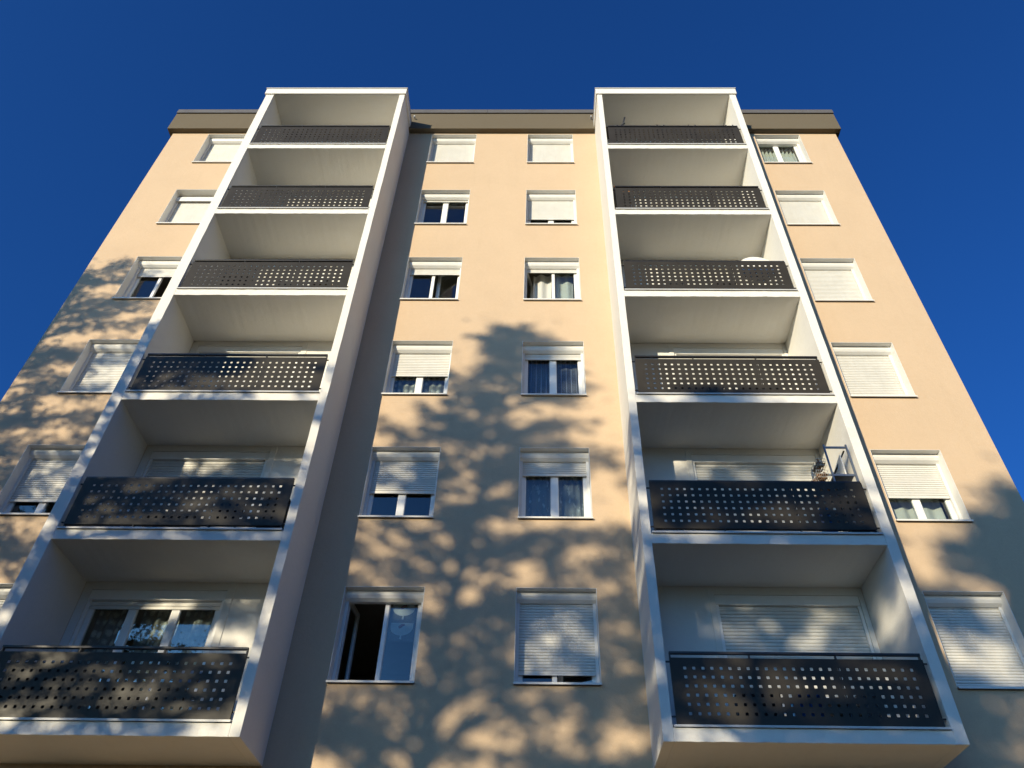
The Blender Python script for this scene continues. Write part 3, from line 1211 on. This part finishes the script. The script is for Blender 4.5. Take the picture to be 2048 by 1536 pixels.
def balcony_items():
    # cupboard with an orange side, second balcony down on the right
    z0 = floor_z(2)
    t = thing('cupboard', 'narrow dark cupboard with orange edges at the left end of the second right balcony', 'cupboard', (2.15, -0.80, z0))
    MB().box(-0.16, 0.14, -0.13, 0.15, 0.02, 1.00).build('body', M['brown'], t)
    MB().box(-0.175, 0.27, -0.16, 0.17, 1.002, 1.03).build('top', M['orange'], t)
    MB().box(0.142, 0.165, -0.155, 0.15, 0.40, 0.99).build('door', M['orange'], t)
    MB().box(-0.185, -0.166, -0.15, 0.15, 0.0, 0.98).build('side_board', M['orange'], t)
    # folded round table, third balcony down on the right
    z0 = floor_z(3)
    t = thing('folding_table', 'white round folding table tipped upright behind the third right railing', 'table', (4.68, -0.86, z0))
    mb = MB().tube([(0, 0, 0.885), (0, 0.03, 0.885)], 0.385, 40)
    mb.build('table_top', M['offwhite'], t)
    for x in (-0.2, 0.2):
        MB().tube([(x, 0.05, 0.0), (x * 0.4, 0.05, 0.85)], 0.012, 6).build('leg', M['dark'], t)

    def chair(x, y, r, rz, mat, lab, grp=None):
        c = thing('folding_chair', lab, 'chair', (x, y, floor_z(r)), rz, 'balcony chairs behind the railings')
        MB().box(-0.20, 0.20, -0.20, 0.20, 0.43, 0.455).build('seat', M[mat], c)
        MB().box(-0.20, 0.20, 0.185, 0.205, 0.60, 0.84).build('backrest', M[mat], c)
        for sx in (-0.18, 0.18):
            MB().tube([(sx, -0.18, 0), (sx, 0.195, 0.86)], 0.011, 6).build('leg', M['dark'], c)
            MB().tube([(sx, 0.19, 0), (sx, -0.16, 0.43)], 0.011, 6).build('leg', M['dark'], c)

    def crate(x, y, r, w, d, h, mat, lab, name='storage_box', cat='storage box'):
        c = thing(name, lab, cat, (x, y, floor_z(r)))
        MB().prism_x(-w / 2, w / 2, [(-d / 2 + 0.01, 0), (d / 2 - 0.01, 0), (d / 2, h), (-d / 2, h)]).build('body', M[mat], c)
        MB().box(-w / 2 - 0.012, w / 2 + 0.012, -d / 2 - 0.012, d / 2 + 0.012, h + 0.001, h + 0.03).build('lid', M[mat], c)
    crate(3.08, -0.72, 6, 0.52, 0.34, 0.44, 'black', 'black storage box seen through the left holes of the lowest right railing')
    crate(3.68, -0.74, 6, 0.30, 0.30, 0.40, 'blue', 'blue storage box beside the black one behind the lowest right railing')
    crate(4.10, -0.70, 6, 0.26, 0.30, 0.38, 'brown', 'brown storage box behind the middle of the lowest right railing')
    crate(4.42, -0.72, 6, 0.22, 0.28, 0.42, 'slate', 'grey storage box right of the brown one behind the lowest right railing')
    crate(4.60, -0.80, 5, 0.16, 0.20, 0.50, 'blue', 'slim blue box in front of the shelf rack behind its railing')
    crate(4.98, -0.66, 5, 0.28, 0.45, 0.09, 'black', 'black flat box lying on the bottom shelf of the galvanised rack')
    crate(3.05, -0.70, 4, 0.85, 0.36, 0.30, 'slate', 'long grey chest behind the fourth right railing', 'storage_chest', 'chest')
    crate(4.12, -0.72, 4, 0.62, 0.30, 0.30, 'brown', 'brown bench chest behind the fourth right railing', 'storage_chest', 'chest')
    chair(-4.45, -0.66, 5, 0.3, 'black', 'black folding chair behind the right half of the fifth left railing')
    crate(-3.66, -0.72, 5, 0.36, 0.36, 0.62, 'black', 'black upright bin at the right end of the fifth left balcony', 'bin', 'bin')
    crate(-5.20, -0.70, 5, 0.70, 0.34, 0.36, 'black', 'black chest behind the middle of the fifth left railing', 'storage_chest', 'chest')
    crate(-6.0, -0.76, 6, 0.95, 0.32, 0.70, 'black', 'tall black cabinet behind the left half of the lowest left railing', 'cabinet', 'cabinet')
    crate(-5.02, -0.72, 6, 0.42, 0.34, 0.40, 'brown', 'dark brown box at the middle of the lowest left railing')
    chair(-4.32, -0.68, 6, -0.2, 'slate', 'grey folding chair behind the lowest left railing')
    crate(-5.75, -0.70, 3, 0.62, 0.32, 0.60, 'black', 'black chest behind the left part of the third left railing', 'storage_chest', 'chest')
    chair(-4.72, -0.66, 3, 0.1, 'slate', 'grey folding chair behind the third left railing')
    chair(-3.98, -0.64, 3, -0.3, 'brown', 'brown folding chair at the right of the third left railing')
    crate(-5.0, -0.72, 2, 1.5, 0.26, 0.14, 'black', 'low black trough on the floor of the second left balcony', 'trough', 'trough')
    chair(3.0, -0.66, 3, 0.15, 'slate', 'grey folding chair behind the left part of the third right railing')
    chair(3.95, -0.66, 3, -0.2, 'black', 'black folding chair behind the middle of the third right railing')


balcony_items()


# ------------------------------------------------------------------ trees between the sun and the facade
def sun_base(xw, s):
    """ground point whose tree throws its shadow round x = xw on the facade, s metres away along the sun's bearing"""
    return xw - math.sin(AZ) * s, -math.cos(AZ) * s


def tree(label, xw, s, top_on_wall, crown_low, width, leaves, mat, seed, leaf=0.085, cone=0.5, clumps=300, clump=0.22, open_low=0.5, limbs=46, falloff=0.7, lean=0.0, trunk=1.0):
    rnd = random.Random(seed)
    nr = np.random.default_rng(seed)
    bx, by = sun_base(xw, s)
    rise = s * math.tan(EL)
    H = top_on_wall + rise - ZG
    zl = max(1.5, crown_low + rise - ZG)
    root = thing('tree', label, 'tree', (bx, by, ZG), 0, 'trees in front of the sunlit facade')
    tb = MB()
    n = 12
    spine, rad = [], []
    for i in range(n + 1):
        t = i / n
        spine.append(Vector((lean * (t - 1) + 0.34 * math.sin(t * 5 + seed), 0.25 * math.sin(t * 4.3 + seed * 2), H * 0.97 * t)))
        rad.append(0.24 * trunk * (H / 18) * (1 - t) ** 0.8 + 0.02)
    tb.tube(spine, rad, 9)

    def at(t):
        i = min(int(t * n), n - 1)
        return spine[i].lerp(spine[i + 1], t * n - i)

    def half_width(z):
        u = (z - zl) / (H - zl)
        if u < 0:
            return 0.6
        body = (1 - u) ** cone * (0.45 + 0.55 * min(1, u * 5))
        return width * max(0.07, body)
    tips = []
    nl = limbs
    for k in range(nl):
        t = (zl * 0.92 + (H * 0.96 - zl * 0.92) * ((k + rnd.random()) / nl)) / (H * 0.97)
        t = min(t, 0.985)
        p0 = at(t)
        ang = k * 2.399 + rnd.uniform(-0.4, 0.4)
        up = rnd.uniform(0.15, 0.55)
        L = half_width(p0.z)
        for _ in range(3):
            L = 0.5 * L + 0.5 * half_width(min(p0.z + (up + 0.1) * L, H))
        L *= rnd.uniform(0.72, 1.12)
        d = Vector((math.cos(ang), math.sin(ang), up))
        pts = [p0]
        for q in range(1, 6):
            f = q / 5
            pts.append(p0 + d * (L * f) + Vector((rnd.uniform(-.1, .1), rnd.uniform(-.1, .1), 0.10 * L * math.sin(f * 3) + rnd.uniform(-.08, .08))))
        r0 = 0.018 + 0.020 * L
        tb.tube(pts, [r0 * (1 - 0.8 * q / 5) + 0.006 for q in range(6)], 5, False)
        for q in range(1, 6):
            for _ in range(3):
                a2 = ang + rnd.choice((-1, 1)) * rnd.uniform(0.4, 1.3)
                l2 = L * rnd.uniform(0.16, 0.34) + 0.25
                e = pts[q] + Vector((math.cos(a2), math.sin(a2), rnd.uniform(-0.15, 0.7))) * l2
                tb.tube([pts[q], pts[q].lerp(e, 0.5) + Vector((0, 0, 0.05)), e], [0.013, 0.010, 0.005], 4, False)
                tips.append((e, 1.0))
                tips.append((pts[q].lerp(e, 0.55), 0.6))
    tb.build('trunk', M['bark'], root, smooth=True)
    T = np.array([tuple(p) for p, w in tips])
    hgt = np.clip((T[:, 2] - zl) / (H - zl), 0, 1)
    Wt = (open_low + (1 - open_low) * hgt ** falloff) * np.array([w for p, w in tips])
    Wt = Wt * np.array([0.10 + half_width(z) / width for z in T[:, 2]])
    cl = nr.choice(len(T), min(clumps, len(T)), p=Wt / Wt.sum(), replace=False)
    size = clump * nr.lognormal(0.0, 0.35, len(cl))
    share = size ** 2
    pick = nr.choice(len(cl), leaves, p=share / share.sum())
    C = T[cl][pick] + nr.normal(0, 1, (leaves, 3)) * size[pick][:, None] * np.array([1.15, 1.15, 0.74])
    loose = nr.random(leaves) < 0.05
    C[loose] += nr.normal(0, 0.30, (int(loose.sum()), 3))
    U = nr.normal(size=(leaves, 3))
    U /= np.linalg.norm(U, axis=1)[:, None]
    R = nr.normal(size=(leaves, 3))
    V = np.cross(U, R)
    V /= np.linalg.norm(V, axis=1)[:, None]
    sz = leaf * nr.uniform(0.6, 1.35, (leaves, 1))
    a, b_ = U * sz, V * sz * 0.62
    verts = np.stack([C - a, C - 0.1 * a + b_, C + a, C - 0.1 * a - b_], 1).reshape(-1, 3)
    me = bpy.data.meshes.new('crown')
    me.vertices.add(leaves * 4)
    me.vertices.foreach_set('co', verts.ravel())
    me.loops.add(leaves * 4)
    me.loops.foreach_set('vertex_index', np.arange(leaves * 4, dtype=np.int32))
    me.polygons.add(leaves)
    me.polygons.foreach_set('loop_start', np.arange(0, leaves * 4, 4, dtype=np.int32))
    me.update()
    me.validate()
    me.materials.append(M[mat])
    o = link('crown', me, root)
    o['kind'] = 'stuff'


tree('nearest tall leafy tree, left of the facade, throwing sharp leaf shadows', -10.0, 11.5, 15.2, 3.0, 3.5, 46000, 'leaf_a', 3, cone=0.5,
     clumps=1900, clump=0.058, leaf=0.042, open_low=0.75, limbs=64)
tree('second tree, throwing dappled shade across the left balcony tower', -5.6, 15.0, 11.4, 1.5, 3.4, 48000, 'leaf_b', 8, cone=0.45,
     clumps=1200, clump=0.070, leaf=0.048, open_low=0.8, limbs=54)
tree('cone shaped tree throwing its pointed shadow between the two balcony towers', -0.3, 22.0, 13.2, 2.5, 4.6, 60000, 'leaf_b', 15, leaf=0.046, cone=1.05,
     clumps=1420, clump=0.058, open_low=0.30, falloff=0.7, limbs=76, lean=0.9, trunk=0.7)
tree('rounded tree behind the cone shaped one, shading the foot of the right tower', 4.0, 25.0, 10.0, 1.5, 3.0, 32000, 'leaf_a', 21, leaf=0.06, cone=0.5,
     clumps=430, clump=0.080, open_low=0.8)
tree('broad far tree throwing blurred shade on the lower right of the facade', 8.6, 33.0, 8.5, 1.5, 3.8, 34000, 'leaf_a', 27, leaf=0.085, cone=0.45,
     clumps=290, clump=0.105, open_low=0.9)
